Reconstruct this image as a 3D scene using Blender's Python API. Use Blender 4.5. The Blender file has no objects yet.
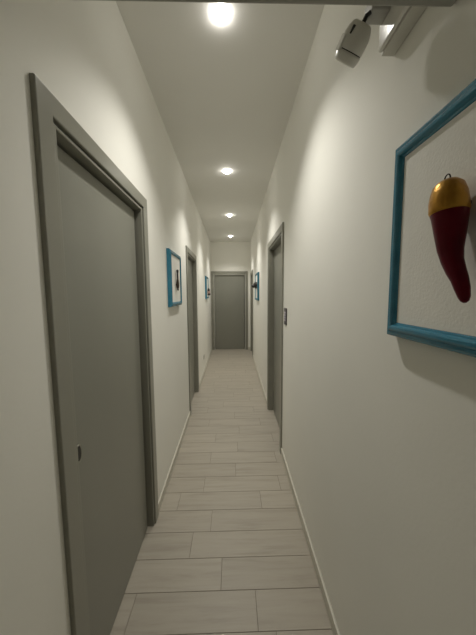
import bpy, bmesh, math, random
from mathutils import Vector, Matrix

random.seed(7)
scene = bpy.context.scene
COL = scene.collection

# ------------------------------------------------------------------ helpers
H = 2.926            # ceiling height
YB, YE = -1.3, 7.0   # back and far end of the corridor


class WallFrame:
    """s runs along the corridor, d stands out of the wall, z is up."""
    def __init__(self, origin, t, n):
        self.o = Vector(origin)
        self.t = Vector(t).normalized()
        self.n = Vector(n).normalized()

    def __call__(self, s, d, z):
        return self.o + self.t * (s - self.o.y) + self.n * d + Vector((0, 0, z))


class EndFrame:
    def __call__(self, s, d, z):
        return Vector((s, YE - d, z))


class WorldFrame:
    def __call__(self, s, d, z):
        return Vector((s, d, z))


AL, AR = .037 / 5.5, .043 / 5.5
LEFT = WallFrame((0, 1.5, 0), (-AL, 1, 0), (1, AL, 0))
RIGHT = WallFrame((1, 1.5, 0), (AR, 1, 0), (-1, AR, 0))
END = EndFrame()
WORLD = WorldFrame()


def bx(bm, fr, s0, s1, d0, d1, z0, z1, bevel=0.0, seg=2, mat=0):
    vs = [bm.verts.new(fr(s, d, z)) for z in (z0, z1) for d in (d0, d1) for s in (s0, s1)]
    fs = []
    for idx in ((0, 1, 3, 2), (4, 6, 7, 5), (0, 4, 5, 1), (2, 3, 7, 6), (0, 2, 6, 4), (1, 5, 7, 3)):
        f = bm.faces.new([vs[i] for i in idx])
        f.material_index = mat
        fs.append(f)
    bmesh.ops.recalc_face_normals(bm, faces=fs)
    if bevel > 0:
        es = list({e for f in fs for e in f.edges})
        bmesh.ops.bevel(bm, geom=es, offset=bevel, segments=seg, affect='EDGES', profile=.5)


def basis(axis):
    a = axis.normalized()
    h = Vector((0, 0, 1)) if abs(a.z) < .9 else Vector((0, 1, 0))
    u = a.cross(h).normalized()
    return u, a.cross(u).normalized()


def sweep(bm, pts, radii, n=24, cap=True, flat=None, mat=0):
    """round section carried along a path of world points; flat=(dir, scale) squashes it"""
    rings = []
    pts = [Vector(p) for p in pts]
    u0 = None
    for i, p in enumerate(pts):
        t = (pts[min(i + 1, len(pts) - 1)] - pts[max(i - 1, 0)]).normalized()
        if u0 is None:
            u, v = basis(t)
        else:
            u = (u0 - t * u0.dot(t)).normalized()
            v = t.cross(u)
        u0 = u
        ring = []
        for k in range(n):
            a = 2 * math.pi * k / n
            off = (u * math.cos(a) + v * math.sin(a)) * radii[i]
            if flat:
                fd, fs = flat
                off = off - fd * off.dot(fd) * (1 - fs)
            ring.append(bm.verts.new(p + off))
        rings.append(ring)
    for a, b in zip(rings[:-1], rings[1:]):
        for k in range(n):
            f = bm.faces.new((a[k], a[(k + 1) % n], b[(k + 1) % n], b[k]))
            f.smooth = True
            f.material_index = mat
    if cap:
        for r in (rings[0], rings[-1]):
            f = bm.faces.new(r)
            f.material_index = mat
    bmesh.ops.recalc_face_normals(bm, faces=bm.faces[:])


def lathe(bm, p0, axis, prof, n=32, mat=0):
    a = axis.normalized()
    sweep(bm, [p0 + a * h for h, r in prof], [r for h, r in prof], n=n, mat=mat)


def obj(name, bm, mats, parent=None, loc=None):
    cs = [v.co for v in bm.verts]
    lo = Vector([min(c[i] for c in cs) for i in range(3)])
    hi = Vector([max(c[i] for c in cs) for i in range(3)])
    base = Vector(loc) if loc is not None else Vector(((lo.x + hi.x) / 2, (lo.y + hi.y) / 2, lo.z))
    for v in bm.verts:
        v.co -= base
    me = bpy.data.meshes.new(name)
    bm.to_mesh(me)
    bm.free()
    if not isinstance(mats, (list, tuple)):
        mats = [mats]
    for m in mats:
        me.materials.append(m)
    o = bpy.data.objects.new(name, me)
    COL.objects.link(o)
    if parent is not None:
        o.parent = parent
        q, wl = parent, Vector((0, 0, 0))
        while q is not None:
            wl += q.location
            q = q.parent
        o.location = base - wl
    else:
        o.location = base
    return o


def tag(o, label=None, cat=None, group=None, kind=None):
    if label:
        o['label'] = label
    if cat:
        o['category'] = cat
    if group:
        o['group'] = group
    if kind:
        o['kind'] = kind
    return o


def empty(name, loc, **kw):
    o = bpy.data.objects.new(name, None)
    o.empty_display_size = .05
    COL.objects.link(o)
    o.location = loc
    return tag(o, **kw)


# ---------------------------------------------------------------- materials
def new_mat(name, col, rough=.6, metal=0.0, spec=.5, coat=0.0):
    m = bpy.data.materials.new(name)
    m.use_nodes = True
    nt = m.node_tree
    b = nt.nodes['Principled BSDF']
    b.inputs['Base Color'].default_value = (*col, 1)
    b.inputs['Roughness'].default_value = rough
    b.inputs['Metallic'].default_value = metal
    b.inputs['Specular IOR Level'].default_value = spec
    b.inputs['Coat Weight'].default_value = coat
    return m


def noisy(name, c1, c2, scale=8.0, stretch=(1, 1, 1), rough=.6, bump=.0, bscale=60.0, **kw):
    """two tones mixed by object-space noise, with a fine bump"""
    m = new_mat(name, c1, rough, **kw)
    nt = m.node_tree
    N, L = nt.nodes, nt.links
    b = N['Principled BSDF']
    tc = N.new('ShaderNodeTexCoord')
    mp = N.new('ShaderNodeMapping')
    mp.inputs['Scale'].default_value = stretch
    L.new(tc.outputs['Object'], mp.inputs['Vector'])
    n1 = N.new('ShaderNodeTexNoise')
    n1.inputs['Scale'].default_value = scale
    n1.inputs['Detail'].default_value = 5
    L.new(mp.outputs['Vector'], n1.inputs['Vector'])
    rp = N.new('ShaderNodeValToRGB')
    rp.color_ramp.elements[0].position = .3
    rp.color_ramp.elements[0].color = (*c1, 1)
    rp.color_ramp.elements[1].position = .7
    rp.color_ramp.elements[1].color = (*c2, 1)
    L.new(n1.outputs['Fac'], rp.inputs['Fac'])
    L.new(rp.outputs['Color'], b.inputs['Base Color'])
    if bump > 0:
        n2 = N.new('ShaderNodeTexNoise')
        n2.inputs['Scale'].default_value = bscale
        n2.inputs['Detail'].default_value = 3
        L.new(mp.outputs['Vector'], n2.inputs['Vector'])
        bp = N.new('ShaderNodeBump')
        bp.inputs['Strength'].default_value = bump
        bp.inputs['Distance'].default_value = .004
        L.new(n2.outputs['Fac'], bp.inputs['Height'])
        L.new(bp.outputs['Normal'], b.inputs['Normal'])
    return m


def emit_mat(name, col, strength):
    m = bpy.data.materials.new(name)
    m.use_nodes = True
    nt = m.node_tree
    nt.nodes.clear()
    e = nt.nodes.new('ShaderNodeEmission')
    e.inputs['Color'].default_value = (*col, 1)
    e.inputs['Strength'].default_value = strength
    o = nt.nodes.new('ShaderNodeOutputMaterial')
    nt.links.new(e.outputs['Emission'], o.inputs['Surface'])
    return m


M_wall = noisy('wall_paint', (.82, .810, .758), (.84, .830, .778), scale=2.5, rough=.75, bump=.06, bscale=90, spec=.25)
M_ceil = noisy('ceiling_paint', (.79, .782, .748), (.81, .802, .768), scale=2.0, rough=.85, bump=.08, bscale=90, spec=.2)
M_door = noisy('door_lacquer', (.230, .230, .197), (.244, .244, .209), scale=3, stretch=(1, 1, .2), rough=.34, spec=.6)
M_casing = noisy('casing_lacquer', (.250, .247, .209), (.267, .263, .222), scale=3, stretch=(1, 1, .2), rough=.30, spec=.6)
M_base = noisy('skirting_paint', (.58, .56, .49), (.62, .60, .525), scale=6, rough=.45)
M_blue = noisy('blue_paint', (.030, .178, .272), (.042, .22, .325), scale=30, stretch=(1, .25, 1), rough=.22, bump=.25, bscale=140)
M_canvas = noisy('panel_paint', (.82, .808, .762), (.85, .838, .79), scale=12, rough=.7, bump=.15, bscale=160)
M_gold = noisy('gold_leaf', (.36, .17, .025), (.58, .32, .055), scale=26, rough=.34, bump=.5, bscale=45, metal=.85)
M_red = noisy('dark_red_glaze', (.085, .0008, .007), (.11, .0012, .010), scale=14, rough=.32, spec=.15)
M_iron = new_mat('dark_wire', (.03, .027, .024), .4, metal=.8)
M_black = noisy('black_glaze', (.008, .008, .008), (.022, .02, .018), scale=30, rough=.3)
M_brown = noisy('dark_brown_glaze', (.022, .012, .006), (.05, .03, .014), scale=40, rough=.4)
M_pink = noisy('pale_pink_glaze', (.55, .36, .32), (.65, .45, .4), scale=30, rough=.4)
M_white = noisy('white_plastic', (.60, .59, .54), (.63, .62, .57), scale=10, rough=.38)
M_gloss = new_mat('glossy_white_plastic', (.78, .77, .73), .12, coat=.6)
M_grey = new_mat('grey_plastic', (.46, .455, .43), .5)
M_dark = new_mat('dark_plastic', (.012, .012, .012), .45)
M_switch = new_mat('switch_plate', (.05, .042, .05), .3)
M_button = new_mat('switch_button', (.52, .48, .55), .35)
M_steel = new_mat('satin_steel', (.42, .41, .36), .28, metal=1.0)
M_ring = new_mat('white_ring', (.75, .74, .70), .4)
M_outlet = new_mat('outlet_plastic', (.46, .45, .41), .4)
M_beam = noisy('beam_paint', (.34, .33, .30), (.37, .36, .325), scale=6, rough=.6)
M_lens = emit_mat('lamp_lens', (1.0, .965, .895), 26.0)
M_grout = noisy('grout', (.19, .172, .14), (.23, .206, .17), scale=40, rough=.9)


def tile_material():
    m = new_mat('wood_look_tile', (.4, .35, .28), .42, spec=.4)
    nt = m.node_tree
    N, L = nt.nodes, nt.links
    b = N['Principled BSDF']
    tc = N.new('ShaderNodeTexCoord')
    at = N.new('ShaderNodeAttribute')
    at.attribute_name = 'tone'
    sh = N.new('ShaderNodeVectorMath')           # shift the grain by a random amount per tile
    sh.operation = 'MULTIPLY_ADD'
    L.new(at.outputs['Color'], sh.inputs[0])
    sh.inputs[1].default_value = (37, 19, 0)
    L.new(tc.outputs['Object'], sh.inputs[2])
    mp = N.new('ShaderNodeMapping')
    mp.inputs['Scale'].default_value = (2.2, 24, 1)
    L.new(sh.outputs['Vector'], mp.inputs['Vector'])
    n1 = N.new('ShaderNodeTexNoise')
    n1.inputs['Scale'].default_value = 1.0
    n1.inputs['Detail'].default_value = 6
    n1.inputs['Roughness'].default_value = .62
    n1.inputs['Distortion'].default_value = .4
    L.new(mp.outputs['Vector'], n1.inputs['Vector'])
    rp = N.new('ShaderNodeValToRGB')
    e = rp.color_ramp.elements
    e[0].position = .28
    e[0].color = (.325, .293, .240, 1)
    e[1].position = .72
    e[1].color = (.43, .393, .33, 1)
    k = e.new(.48)
    k.color = (.395, .358, .299, 1)
    L.new(n1.outputs['Fac'], rp.inputs['Fac'])
    mx = N.new('ShaderNodeMix')
    mx.data_type = 'RGBA'
    mx.blend_type = 'MULTIPLY'
    mx.inputs[0].default_value = 1.0
    L.new(rp.outputs['Color'], mx.inputs[6])
    mr = N.new('ShaderNodeMapRange')
    mr.inputs[3].default_value = .96
    mr.inputs[4].default_value = 1.03
    L.new(at.outputs['Fac'], mr.inputs[0])
    cb = N.new('ShaderNodeCombineColor')
    for i in range(3):
        L.new(mr.outputs[0], cb.inputs[i])
    L.new(cb.outputs[0], mx.inputs[7])
    L.new(mx.outputs[2], b.inputs['Base Color'])
    bp = N.new('ShaderNodeBump')
    bp.inputs['Strength'].default_value = .12
    bp.inputs['Distance'].default_value = .002
    L.new(n1.outputs['Fac'], bp.inputs['Height'])
    L.new(bp.outputs['Normal'], b.inputs['Normal'])
    return m


M_tile = tile_material()

# ------------------------------------------------------------------- doors' places
CW = .067                      # casing width
#        s0    s1    top   leaf depth
D_NEAR = (.750, 1.672, 2.129, .030)
D_LEFT = (3.130, 4.010, 2.118, .042)
D_RIGHT = (2.322, 3.345, 2.170, .058)
D_FAR = (6.050, 6.880, 2.105, .050)


def opening(D):
    return D[0] + CW - .006, D[1] - CW + .006, D[2] - CW + .006


def wall_with_doors(name, fr, doors, label):
    bm = bmesh.new()
    s = YB
    for D in doors:
        a, b, t = opening(D)
        bx(bm, fr, s, a, -.12, 0, -.02, H)
        bx(bm, fr, a, b, -.12, 0, t, H)
        s = b
    bx(bm, fr, s, YE + .02, -.12, 0, -.02, H)
    return tag(obj(name, bm, M_wall), label, 'wall', kind='structure')


wall_with_doors('wall_left', LEFT, [D_NEAR, D_LEFT], 'off-white painted corridor wall on the left with two grey doors')
wall_with_doors('wall_right', RIGHT, [D_RIGHT, D_FAR], 'off-white painted corridor wall on the right holding the large blue frame')

# far wall with the end door
ex0, ex1, etop = -.028, .968, 2.150
EL0, EL1, ELT = .062, .886, 2.052
bm = bmesh.new()
bx(bm, END, -.16, EL0, -.12, 0, -.02, H)
bx(bm, END, EL1, 1.17, -.12, 0, -.02, H)
bx(bm, END, EL0, EL1, -.12, 0, ELT, H)
tag(obj('wall_end', bm, M_wall), 'short off-white wall closing the far end above the grey door', 'wall', kind='structure')
bm = bmesh.new()
bx(bm, WORLD, -.16, 1.17, YB - .12, YB, -.02, H)  # unseen wall added behind the camera so the corridor's light bounces back
tag(obj('wall_back_bounce', bm, M_wall), 'added unseen off-white wall behind the viewer, closing the corridor for bounced light', 'wall', kind='structure')

# ceiling
bm = bmesh.new()
bx(bm, WORLD, -.2, 1.2, YB - .12, YE + .14, H, H + .1)
tag(obj('ceiling', bm, M_ceil), 'plain off-white corridor ceiling with a row of round downlights', 'ceiling', kind='structure')

# floor: individual wood-look tiles laid across, in one mesh with the grout bed
bm = bmesh.new()
tone = bm.loops.layers.float_color.new('tone')
bx(bm, WORLD, -.2, 1.2, YB - .12, YE + .14, -.06, -.0022, mat=1)
RW, TL, G = .1678, .612, .0024
known = {0: .035, 1: .468, 2: .275, 3: .385, 4: .13, 5: .30}
prev = 0
row0 = 1.032
i0 = int(math.floor((YB - .1 - row0) / RW))
i1 = int(math.ceil((YE + .1 - row0) / RW))
for i in range(i0, i1):
    y0, y1 = row0 + i * RW, row0 + (i + 1) * RW
    if i in known:
        off = known[i]
    else:
        off = (prev + TL * random.choice((.33, .42, .5, .62))) % TL
    prev = off
    x = off - 2 * TL
    while x < 1.2:
        a, b = max(x, -.2), min(x + TL, 1.2)
        if i == 2 and abs(x - off) < .01:
            b = 1.2
        if b - a > .01:
            before = set(bm.faces)
            bx(bm, WORLD, a + G / 2, b - G / 2, y0 + G / 2, y1 - G / 2, -.006, 0, bevel=.0008, seg=1)
            t = random.random()
            for f in bm.faces:
                if f not in before:
                    for lp in f.loops:
                        lp[tone] = (t, t, t, 1)
        if i == 2 and abs(x - off) < .01:
            break
        x += TL
tag(obj('floor', bm, [M_tile, M_grout]), 'beige wood-look tile floor laid in staggered rows across the corridor', 'floor', kind='structure')


# ------------------------------------------------------------------- baseboards
def skirting(name, fr, spans, label):
    bm = bmesh.new()
    for a, b in spans:
        bx(bm, fr, a, b, 0, .011, .0008, .068, bevel=.003)
    tag(obj(name, bm, M_base), label, 'baseboard', kind='structure')


skirting('baseboard_left', LEFT, [(YB, D_NEAR[0] - .001), (D_NEAR[1] + .001, D_LEFT[0] - .001), (D_LEFT[1] + .001, YE)],
         'low pale skirting along the left wall between the doors')
skirting('baseboard_right', RIGHT, [(YB, D_RIGHT[0] - .001), (D_RIGHT[1] + .001, D_FAR[0] - .001), (D_FAR[1] + .001, YE - .012)],
         'low pale skirting along the right wall below the blue frame')
skirting('baseboard_end', END, [(ex1 + .001, 1.03)], 'tiny piece of skirting right of the far end door')


# ------------------------------------------------------------------- doors
def casing_into(bm, fr, s0, s1, top):
    # one mitred moulding round the opening, with rounded outer and inner edges
    prof = [(0, .0), (0, .0105), (.0008, .013), (.0025, .0146), (.005, .015),
            (CW - .005, .015), (CW - .0025, .0146), (CW - .0008, .013), (CW, .0105), (CW, .0)]
    loops = [[bm.verts.new(fr(s, d, z)) for s, z in
              ((s0 + i, .0008), (s0 + i, top - i), (s1 - i, top - i), (s1 - i, .0008))] for i, d in prof]
    for A, B in zip(loops, loops[1:] + loops[:1]):
        for k in range(3):
            bm.faces.new((A[k], A[k + 1], B[k + 1], B[k]))
    bm.faces.new([L[0] for L in loops])
    bm.faces.new([L[3] for L in loops])
    bmesh.ops.recalc_face_normals(bm, faces=bm.faces[:])


def lining_into(bm, fr, s0, s1, top, depth):
    """stepped lining inside the casing: a groove, then a rounded bead, then the reveal down to the leaf"""
    a, b, t = s0 + CW, s1 - CW, top - CW
    g = .009
    # back of the groove
    bx(bm, fr, a - .006, a + g, -.118, -.012, .0008, t + .006)
    bx(bm, fr, b - g, b + .006, -.118, -.012, .0008, t + .006)
    bx(bm, fr, a + g, b - g, -.118, -.012, t - g, t + .006)
    # bead
    w = .012
    bx(bm, fr, a + g, a + g + w, -.118, .007, .0008, t - g, .0015)
    bx(bm, fr, b - g - w, b - g, -.118, .007, .0008, t - g, .003)
    bx(bm, fr, a + g + w - .002, b - g - w + .002, -.118, .0068, t - g - w, t - g, .003)
    return a + g + w, b - g - w, t - g - w


def make_door(name, fr, D, label, parts_loc):
    s0, s1, top, depth = D
    root = empty(name, fr(*parts_loc), label=label, cat='door', kind='structure')
    bm = bmesh.new()
    casing_into(bm, fr, s0, s1, top)
    obj('casing', bm, M_casing, root)
    bm = bmesh.new()
    a, b, t = lining_into(bm, fr, s0, s1, top, depth)
    obj('jamb', bm, M_casing, root)
    bm = bmesh.new()
    gap = .008
    bx(bm, fr, a + gap, b - gap - (.012 if D is D_NEAR else 0), -depth - .042, -depth, .006, t - gap - (.006 if D is D_NEAR else 0), .0015)
    leaf = obj('door_leaf', bm, M_door, root)
    return root, leaf


near_door, near_leaf = make_door('door_1', LEFT, D_NEAR,
    'large grey sliding door nearest the viewer on the left wall, with a small flush pull', (1.21, 0, 0))
make_door('door_2', LEFT, D_LEFT, 'grey door on the left wall beyond the first blue frame', (3.57, 0, 0))
make_door('door_3', RIGHT, D_RIGHT, 'grey recessed door on the right wall beside the dark switch plate', (2.87, 0, 0))
make_door('door_4', RIGHT, D_FAR, 'sliver of a grey door on the right wall close to the far end', (6.46, 0, 0))
make_door('door_5', END, (ex0, ex1, etop, .035), 'dark grey door facing the viewer at the far end of the corridor', (.47, 0, 0))

# oval flush pull let into the near door leaf
bm = bmesh.new()
pc, pz = .900, .962
dl = -D_NEAR[3]
rim_o, rim_i, deep = [], [], []
n = 32
for k in range(n):
    a = 2 * math.pi * k / n
    c, s_ = math.cos(a), math.sin(a)
    rim_o.append(bm.verts.new(LEFT(pc + .019 * c, dl + .0005, pz + .036 * s_)))
    rim_i.append(bm.verts.new(LEFT(pc + .0165 * c, dl + .0030, pz + .0325 * s_)))
    deep.append(bm.verts.new(LEFT(pc + .0135 * c, dl + .0008, pz + .029 * s_)))
for A, B in ((rim_o, rim_i), (rim_i, deep)):
    for k in range(n):
        f = bm.faces.new((A[k], A[(k + 1) % n], B[(k + 1) % n], B[k]))
        f.smooth = True
bm.faces.new(rim_o[::-1])
bmesh.ops.recalc_face_normals(bm, faces=bm.faces[:])
pull = tag(obj('flush_pull', bm, M_steel, near_leaf), 'small oval steel flush pull with a dark recess')
bm = bmesh.new()
ring = [bm.verts.new(LEFT(pc + .0135 * math.cos(2 * math.pi * k / n), dl + .0012, pz + .029 * math.sin(2 * math.pi * k / n))) for k in range(n)]
ring2 = [bm.verts.new(LEFT(pc + .0135 * math.cos(2 * math.pi * k / n), dl + .0006, pz + .029 * math.sin(2 * math.pi * k / n))) for k in range(n)]
bm.faces.new(ring)
bm.faces.new(ring2)
for k in range(n):
    bm.faces.new((ring[k], ring[(k + 1) % n], ring2[(k + 1) % n], ring2[k]))
bmesh.ops.recalc_face_normals(bm, faces=bm.faces[:])
obj('pull_recess', bm, M_dark, near_leaf)

# ------------------------------------------------------------------- beam across the near end
bm = bmesh.new()
bx(bm, WORLD, .008, .990, .500, .564, 2.113, 2.225, .004)
tag(obj('trim_1', bm, M_beam), 'dark grey beam crossing overhead at the top edge of the picture', 'beam', kind='structure')

# ------------------------------------------------------------------- downlights
LAMP_W, LAMP_ANGLE, LAMP_COL = 34.5, 112.0, (1.0, .971, .895)


def downlight(name, x, y, label):
    root = empty(name, (x, y, H), label=label, cat='ceiling light', group='round downlights along the ceiling')
    bm = bmesh.new()
    lathe(bm, Vector((x, y, H - .0001)), Vector((0, 0, -1)), [(0, .040), (.001, .040), (.0016, .0388), (.0016, .0353)])
    obj('trim_ring', bm, M_ring, root)
    bm = bmesh.new()
    lathe(bm, Vector((x, y, H - .0022)), Vector((0, 0, -1)),
          [(0, .0345), (.006, .034), (.012, .0315), (.018, .0255), (.023, .015), (.0248, .006), (.025, .001)])
    obj('lens', bm, M_lens, root)
    ld = bpy.data.lights.new('downlight_beam', 'SPOT')
    ld.energy = LAMP_W
    ld.color = LAMP_COL
    ld.spot_size = math.radians(LAMP_ANGLE)
    ld.spot_blend = 1.0
    ld.shadow_soft_size = .03
    lo = bpy.data.objects.new('downlight_beam', ld)
    COL.objects.link(lo)
    lo.parent = root
    lo.location = (0, 0, -.061)


downlight('ceiling_light', .497, 1.403, 'lit round downlight nearest the viewer, by the overhead beam')
downlight('ceiling_light', .494, 3.041, 'lit round downlight second from the viewer along the ceiling')
downlight('ceiling_light', .512, 4.665, 'lit round downlight third from the viewer along the ceiling')
downlight('ceiling_light', .512, 6.311, 'lit round downlight nearest the far end wall')


# ------------------------------------------------------------------- blue frames
def frame_ring(bm, fr, s0, s1, z0, z1, prof):
    """mitred moulding: prof lists (inset, height off the wall)"""
    loops = []
    for ins, d in prof:
        loops.append([bm.verts.new(fr(s, d, z)) for s, z in
                      ((s0 + ins, z0 + ins), (s1 - ins, z0 + ins), (s1 - ins, z1 - ins), (s0 + ins, z1 - ins))])
    loops.append(loops[0])
    for A, B in zip(loops[:-1], loops[1:]):
        for k in range(4):
            bm.faces.new((A[k], A[(k + 1) % 4], B[(k + 1) % 4], B[k]))
    bmesh.ops.recalc_face_normals(bm, faces=bm.faces[:])


PROF = [(i, d * 1.22) for i, d in [(0, .0005), (0, .016), (.003, .022), (.008, .0245), (.014, .0235), (.0165, .0265), (.021, .029), (.027, .029),
        (.031, .027), (.033, .022), (.036, .0215), (.038, .0200), (.038, .0005)]]


def picture(name, fr, s0, s1, z0, z1, label):
    root = empty(name, fr((s0 + s1) / 2, 0, z0), label=label, cat='picture frame', group='blue frames on the corridor walls')
    bm = bmesh.new()
    frame_ring(bm, fr, s0, s1, z0, z1, PROF)
    obj('frame', bm, M_blue, root)
    bm = bmesh.new()
    bx(bm, fr, s0 + .0385, s1 - .0385, .001, .024, z0 + .0385, z1 - .0385)
    obj('backing_panel', bm, M_canvas, root)
    return root


picture('picture_frame', RIGHT, .222, .693, 1.424, 1.911, 'large blue frame on the right wall round the dark red horn')
picture('picture_frame', LEFT, 2.185, 2.655, 1.431, 1.922, 'blue frame on the left wall between the two grey doors')
picture('picture_frame', LEFT, 5.420, 5.900, 1.438, 1.918, 'small far blue frame on the left wall next to the end door')
picture('picture_frame', RIGHT, 4.560, 5.110, 1.418, 1.922, 'far blue frame on the right wall beyond the recessed door')

# big red horn with gilded cap
HORN = [(.487, 1.755, .004), (.486, 1.751, .0150), (.485, 1.743, .0222), (.483, 1.728, .0262), (.482, 1.714, .0282), (.481, 1.704, .0284), (.480, 1.697, .0288), (.479, 1.692, .0272),
        (.477, 1.684, .0258), (.474, 1.652, .0220), (.471, 1.623, .0182), (.465, 1.602, .0156), (.456, 1.583, .0139),
        (.447, 1.567, .0120), (.441, 1.551, .0106), (.436, 1.536, .0082), (.4345, 1.529, .0058), (.434, 1.5255, .0020)]
HORN = [(s - .009, 1.64 + (z - 1.64) * .965 - .0075, r * 1.06) for s, z, r in HORN]
DH = .057
root = empty('horn_ornament', RIGHT(.473, .024, 1.5260),
             label='dark red curved horn with a gold cap mounted in the large right frame', cat='ornament')


def tilt(s, z):   # the cap's rim runs a little aslant
    return z


cap = HORN[:8]
body = HORN[7:]
bm = bmesh.new()
sweep(bm, [RIGHT(s, DH, z) for s, z, r in cap], [r for s, z, r in cap], n=36)
for v in bm.verts:
    f = max(0, min(1, (1.73 - v.co.z) / .04))
    v.co.z += f * (.473 - v.co.y) * -.10
obj('cap', bm, M_gold, root)
bm = bmesh.new()
b2 = [(cap[-1][0], cap[-1][1] + .012, .0255)] + [(s, z, r * (.99 if i == 0 else 1)) for i, (s, z, r) in enumerate(body)]
sweep(bm, [RIGHT(s, DH, z) for s, z, r in b2], [r for s, z, r in b2], n=36)
obj('body', bm, M_red, root)
bm = bmesh.new()
loop = []
for k in range(13):
    a = -.5 + (math.pi + 1.0) * k / 12
    loop.append(RIGHT(.479 + .0062 * math.cos(a), DH, 1.7465 + .0075 * math.sin(a)))
sweep(bm, loop, [.0012] * 13, n=10)
obj('hook', bm, M_iron, root)
bm = bmesh.new()
lathe(bm, RIGHT(.468, .0242, 1.70), RIGHT(0, 1, 0) - RIGHT(0, 0, 0), [(0, .006), (.010, .006)], n=12)
obj('fixing_peg', bm, M_iron, root)

# dark elongated ornament in the left frame
root = empty('lute_ornament', LEFT(2.42, .012, 1.585),
             label='dark slim lute-shaped ornament in the left frame between the doors', cat='ornament')
nd = LEFT(0, 1, 0) - LEFT(0, 0, 0)
bm = bmesh.new()
LB = [(1.588, .006), (1.594, .018), (1.606, .027), (1.622, .031), (1.640, .030), (1.658, .026), (1.676, .021), (1.690, .017)]
sweep(bm, [LEFT(2.425, .040, z) for z, r in LB], [r for z, r in LB], n=24, flat=(nd, .42))
obj('body', bm, M_brown, root)
bm = bmesh.new()
LN = [(1.684, .016), (1.70, .0155), (1.74, .0145), (1.746, .020), (1.764, .019), (1.768, .012)]
sweep(bm, [LEFT(2.425, .040, z) for z, r in LN], [r for z, r in LN], n=16, flat=(nd, .5))
obj('neck', bm, M_black, root)
bm = bmesh.new()
lathe(bm, LEFT(2.425, .0242, 1.63), nd, [(0, .008), (.012, .008)], n=12)
obj('fixing_peg', bm, M_iron, root)
bm = bmesh.new()
sweep(bm, [LEFT(2.452, .034, 1.592), LEFT(2.455, .034, 1.586), LEFT(2.458, .034, 1.574)], [.006, .0085, .003], n=12)
obj('tassel', bm, M_black, root)

# small dark and pink ornament in the far left frame
root = empty('bust_ornament', LEFT(5.66, .012, 1.515),
             label='small dark and pink ornament in the far left frame', cat='ornament')
bm = bmesh.new()
sweep(bm, [LEFT(5.66, .054, z) for z in (1.600, 1.615, 1.640, 1.662, 1.672)], [.025, .028, .024, .012, .003], n=20)
obj('cap', bm, M_black, root)
bm = bmesh.new()
sweep(bm, [LEFT(5.66, .057, z) for z in (1.552, 1.562, 1.580, 1.600, 1.606)], [.02, .028, .031, .028, .02], n=20)
tag(obj('face', bm, M_pink, root), 'pale pink middle')
bm = bmesh.new()
sweep(bm, [LEFT(5.66, .060, z) for z in (1.512, 1.516, 1.530, 1.548, 1.556)], [.012, .027, .035, .028, .016], n=20)
obj('collar', bm, M_brown, root)
bm = bmesh.new()
lathe(bm, LEFT(5.66, .0242, 1.58), nd, [(0, .010), (.03, .010)], n=12)
obj('fixing_peg', bm, M_iron, root)

# black knobbly ornament jutting from the far right frame
root = empty('knob_ornament', RIGHT(4.80, .012, 1.62),
             label='black rounded ornament jutting out of the far right frame', cat='ornament')
nr = RIGHT(0, 1, 0) - RIGHT(0, 0, 0)
bm = bmesh.new()
sweep(bm, [RIGHT(4.80, d, z) for d, z in ((.0242, 1.695), (.03, 1.695), (.06, 1.695), (.075, 1.693), (.082, 1.690))],
      [.055, .066, .060, .040, .012], n=24, flat=(Vector((0, 1, 0)), 1.25))
obj('body', bm, M_black, root)
bm = bmesh.new()
sweep(bm, [RIGHT(4.80, d, z) for d, z in ((.055, 1.690), (.078, 1.686), (.100, 1.676), (.114, 1.668), (.119, 1.665))],
      [.030, .034, .034, .025, .008], n=20)
obj('nose', bm, M_black, root)

# ------------------------------------------------------------------- switch and outlet
root = empty('switch_plate', RIGHT(2.20, 0, 1.270), label='dark upright switch plate on the right wall just before the recessed door', cat='switch')
bm = bmesh.new()
bx(bm, RIGHT, 2.158, 2.248, .0004, .009, 1.270, 1.416, .004)
obj('plate', bm, M_switch, root)
for k in range(4):
    bm = bmesh.new()
    z = 1.302 + k * .0215
    bx(bm, RIGHT, 2.172, 2.234, .0085, .0125, z, z + .0165, .002)
    tag(obj('button', bm, M_button, root), 'pale grey push button')

root = empty('power_outlet', LEFT(4.92, 0, .275), label='small grey power outlet low on the left wall near the far end', cat='outlet')
bm = bmesh.new()
bx(bm, LEFT, 4.865, 4.985, .0004, .008, .280, .360, .003)
obj('plate', bm, M_outlet, root)
for k in range(3):
    bm = bmesh.new()
    s = 4.888 + k * .037
    lathe(bm, LEFT(s, .0078, .320), nd, [(0, .012), (.0015, .012), (.002, .010)], n=16)
    obj('socket', bm, M_grey, root)

# ------------------------------------------------------------------- spotlight on its box, top right
root = empty('wall_spotlight', RIGHT(.69, 0, 2.190), label='white bullet-shaped spotlight on a jointed arm from a box high on the right wall', cat='spotlight')
bm = bmesh.new()
bx(bm, RIGHT, .604, .762, .0004, .036, 2.190, 2.405, .0025)
obj('housing', bm, M_white, root)
bm = bmesh.new()
bx(bm, RIGHT, .608, .759, .036, .047, 2.196, 2.400, .004)
tag(obj('front_cover', bm, M_gloss, root), 'glossy white front cover')
bm = bmesh.new()
bx(bm, WORLD, .900, .956, .705, .748, 2.254, 2.294, .004)
obj('bracket', bm, M_grey, root)
P0 = Vector((.891, .716, 2.247))
P1 = Vector((.858, .786, 2.177))
ax = (P1 - P0).normalized()
bm = bmesh.new()
sweep(bm, [P0 + Vector((.012, .004, .012)), P0, P0 + ax * .012, P0 + ax * .022], [.005, .005, .0055, .008], n=16)
obj('joint', bm, M_dark, root)
bm = bmesh.new()
lathe(bm, P0, ax, [(.012, .013), (.013, .022), (.016, .026), (.026, .0315), (.038, .035), (.054, .0358), (.067, .035), (.068, .0335)], n=40)
head = obj('head', bm, M_white, root)
bm = bmesh.new()
lathe(bm, P0, ax, [(.0675, .0332), (.0705, .0332)], n=40)
obj('seam', bm, M_dark, head)
bm = bmesh.new()
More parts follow.
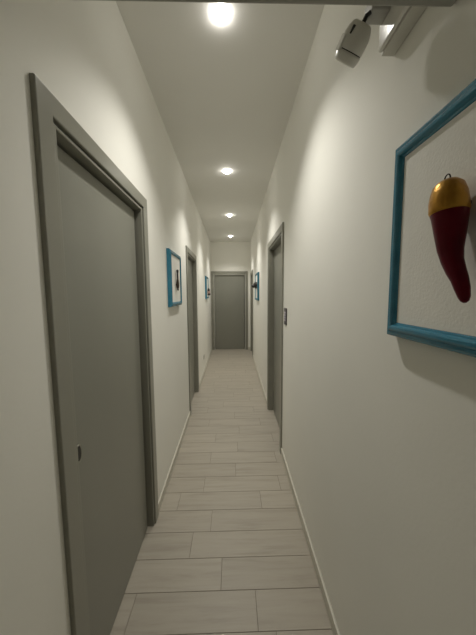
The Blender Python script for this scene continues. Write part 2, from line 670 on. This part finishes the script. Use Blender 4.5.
lathe(bm, P0, ax, [(.070, .0332), (.0702, .0347), (.076, .0345), (.087, .032), (.092, .029), (.0935, .024), (.0935, .001)], n=40)
obj('end_cap', bm, M_white, head)
# dark slot on the side that faces the viewer, and a raised pale flap at the left
side = Vector((-.55, -.83, .0))
side = (side - ax * side.dot(ax)).normalized()
tang = ax.cross(side).normalized()


class HeadFrame:
    def __init__(self, o, a, b, c):
        self.o, self.a, self.b, self.c = o, a, b, c

    def __call__(self, s, d, z):
        return self.o + self.a * s + self.b * d + self.c * z


bm = bmesh.new()
bx(bm, HeadFrame(P0, ax, side, tang), .024, .041, .025, .0354, -.003, .003, .001)
obj('slot', bm, M_dark, head)
s2 = Vector((-.98, -.2, .0))
s2 = (s2 - ax * s2.dot(ax)).normalized()
t2 = ax.cross(s2).normalized()
bm = bmesh.new()
bx(bm, HeadFrame(P0, ax, s2, t2), .045, .077, .030, .0382, -.010, .010, .002)
tag(obj('flap', bm, M_gloss, head), 'pale raised flap')

# ------------------------------------------------------------------- camera
f_px, pitch, yaw, roll, cx, cz = 256.0, -.09214, .02213, -.00665, .5406, 1.5399
cp, sp, cy, sy = math.cos(pitch), math.sin(pitch), math.cos(yaw), math.sin(yaw)
fw = Vector((sy * cp, cy * cp, sp))
r = Vector((cy, -sy, 0))
u = r.cross(fw)
r2 = r * math.cos(roll) + u * math.sin(roll)
u2 = u * math.cos(roll) - r * math.sin(roll)
cam = bpy.data.cameras.new('camera')
cam.sensor_fit = 'VERTICAL'
cam.sensor_height = 36.0
cam.lens = f_px / 635 * 36.0
cam.clip_start = .02
co = bpy.data.objects.new('camera', cam)
COL.objects.link(co)
m = Matrix((r2, u2, -fw)).transposed().to_4x4()
m.translation = Vector((cx, 0, cz))
co.matrix_world = m
scene.camera = co

# ------------------------------------------------------------------- world and view
w = bpy.data.worlds.new('world')
scene.world = w
w.use_nodes = True
w.node_tree.nodes['Background'].inputs[0].default_value = (0, 0, 0, 1)
w.node_tree.nodes['Background'].inputs[1].default_value = 0
vs = scene.view_settings
scene.display_settings.display_device = 'sRGB'
vs.view_transform = 'Standard'
vs.look = 'None'
vs.gamma = 1
vs.use_curve_mapping = False
vs.exposure = 0.84
scene.cycles.max_bounces = 12
scene.cycles.diffuse_bounces = 8
scene.cycles.use_denoising = True
